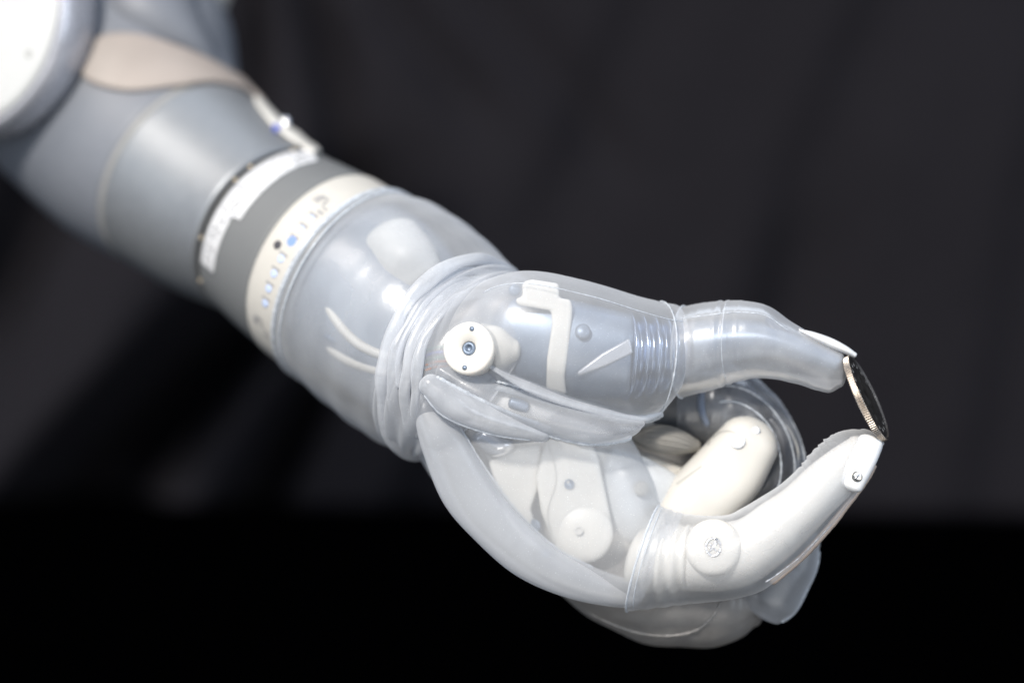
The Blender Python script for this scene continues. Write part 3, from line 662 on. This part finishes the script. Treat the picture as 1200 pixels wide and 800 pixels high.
# --- ring and little fingers, curled below
rf = bpy.data.objects.new('ring_finger', None); COL.objects.link(rf); rf.empty_display_size = .01
r_ = P(720, 690, 100); rf.parent = arm; rf.location = r_-base; rf['_w'] = list(r_)
RL = Loft([(690, 640, 640, 684, 84, 46), (735, 645, 690, 722, 88, 50), (782, 650, 745, 750, 90, 52), (826, 655, 806, 759, 90, 52), (860, 664, 858, 752, 88, 48), (882, 680, 884, 734, 84, 36)], n=10, M=64, cap0=.5, cap1=.5,
          ridge=lambda u, a: .02*math.sin(u*5+a/60)+.01*noise.noise(Vector((u, a/40, 0))))
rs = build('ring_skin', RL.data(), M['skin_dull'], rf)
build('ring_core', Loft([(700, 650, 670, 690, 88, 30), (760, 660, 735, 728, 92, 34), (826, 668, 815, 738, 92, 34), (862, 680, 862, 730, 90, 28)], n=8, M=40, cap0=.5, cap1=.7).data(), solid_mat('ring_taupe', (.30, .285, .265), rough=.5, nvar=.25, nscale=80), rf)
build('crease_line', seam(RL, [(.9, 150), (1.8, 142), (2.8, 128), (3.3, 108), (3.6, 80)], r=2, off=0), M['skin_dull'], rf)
lf_ = bpy.data.objects.new('little_finger', None); COL.objects.link(lf_); lf_.empty_display_size = .01
l_ = P(920, 690, 80); lf_.parent = arm; lf_.location = l_-base; lf_['_w'] = list(l_)
LL = Loft([(925, 612, 960, 640, 66, 20), (906, 640, 957, 664, 62, 24), (886, 664, 946, 690, 58, 26), (872, 688, 932, 716, 56, 22), (872, 706, 914, 730, 56, 13)], n=10, M=56, cap0=.6, cap1=.45,
          ridge=lambda u, a: .02*math.sin(u*4+a/80))
ls_ = build('little_skin', LL.data(), M['veil'], lf_)
build('fold_rim', seam(LL, [(.2, 178), (1, 176), (2, 175), (3, 174), (3.9, 168)], r=2.4, off=-.5, jit=.05), M['line'], ls_)
build('fold_rim', seam(LL, [(1.8, 8), (2.6, 10), (3.4, 12), (3.95, 20)], r=2.6, off=-.5, jit=.05), M['line'], ls_)
build('little_core', Loft([(905, 660, 938, 676, 62, 12), (892, 680, 924, 696, 60, 13), (890, 698, 910, 712, 58, 9)], n=8, M=32, cap0=.6, cap1=.6).data(), M['grey'], ls_)

# ------------------------------------------------------------------ the coin
def coin():
    n = Vector((.885, -.25, .42)).normalized(); long_ = Vector((46, 0, -97)).normalized()
    y = (long_ - n*long_.dot(n)).normalized(); x = y.cross(n)
    c = P(1015, 466.5, 0); r = 54.5; th = 7.8; V, F = [], []
    rt = bpy.data.objects.new('coin', None); COL.objects.link(rt); rt.location = c-y*r*S; rt['_w'] = list(c-y*r*S); rt.empty_display_size = .005
    rt['label'] = 'small ridged silver coin held upright between thumb and index fingertips'; rt['category'] = 'coin'
    T = 108*4
    def rg(rad, h, reed=0):
        return [c+(x*math.cos(2*math.pi*k/T)+y*math.sin(2*math.pi*k/T))*(rad-(reed if k % 4 in (2, 3) else 0))*S+n*h*S for k in range(T)]
    rings = [rg(.3, -th/2+1), rg(r-4, -th/2+1), rg(r-2.8, -th/2), rg(r-.6, -th/2), rg(r, -th/2+.7, 1.0), rg(r, th/2-.7, 1.0), rg(r-.6, th/2), rg(r-2.8, th/2), rg(r-4, th/2-1), rg(.3, th/2-1)]
    for q in rings: V += q
    for i in range(len(rings)-1):
        for k in range(T): F.append((i*T+k, i*T+(k+1) % T, (i+1)*T+(k+1) % T, (i+1)*T+k))
    body = build('coin_body', (V, F), solid_mat('worn_nickel', (.52, .465, .41), rough=.36, metal=1, nvar=.3, nscale=500, bump=.25, bscale=1800), rt, smooth=False)
    dark = solid_mat('shaded_face', (.20, .185, .17), rough=.38, metal=1, nvar=.5, nscale=700, bump=.4, bscale=1500)  # shade on the visible face, put into a darker base colour
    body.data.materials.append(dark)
    for p_ in body.data.polygons:
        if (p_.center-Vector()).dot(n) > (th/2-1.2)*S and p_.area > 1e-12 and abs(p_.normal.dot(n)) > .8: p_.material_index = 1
    # struck relief, too foreshortened to read: an oval bust and ring of small raised letters
    def relief(px_, py_, rr, h, e=1.0):
        q = c+x*px_*S+y*py_*S+n*(th/2-1)*S
        X, Y = x*rr*S, y*rr*e*S; vv, ff = [], []
        for s_, hh in ((1, 0), (.85, h*.7), (.5, h), (.05, h)):
            vv += [q+X*s_*math.cos(a*math.pi/12)+Y*s_*math.sin(a*math.pi/12)+n*hh*S for a in range(24)]
        for i in range(3):
            ff += [(i*24+k, i*24+(k+1) % 24, (i+1)*24+(k+1) % 24, (i+1)*24+k) for k in range(24)]
        return vv, ff
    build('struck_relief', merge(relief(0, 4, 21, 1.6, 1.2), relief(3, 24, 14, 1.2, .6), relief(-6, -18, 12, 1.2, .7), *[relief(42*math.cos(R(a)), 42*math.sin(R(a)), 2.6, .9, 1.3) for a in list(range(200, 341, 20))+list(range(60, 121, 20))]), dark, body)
coin()

for ob in list(bpy.data.objects):
    if '_w' in ob: del ob['_w']
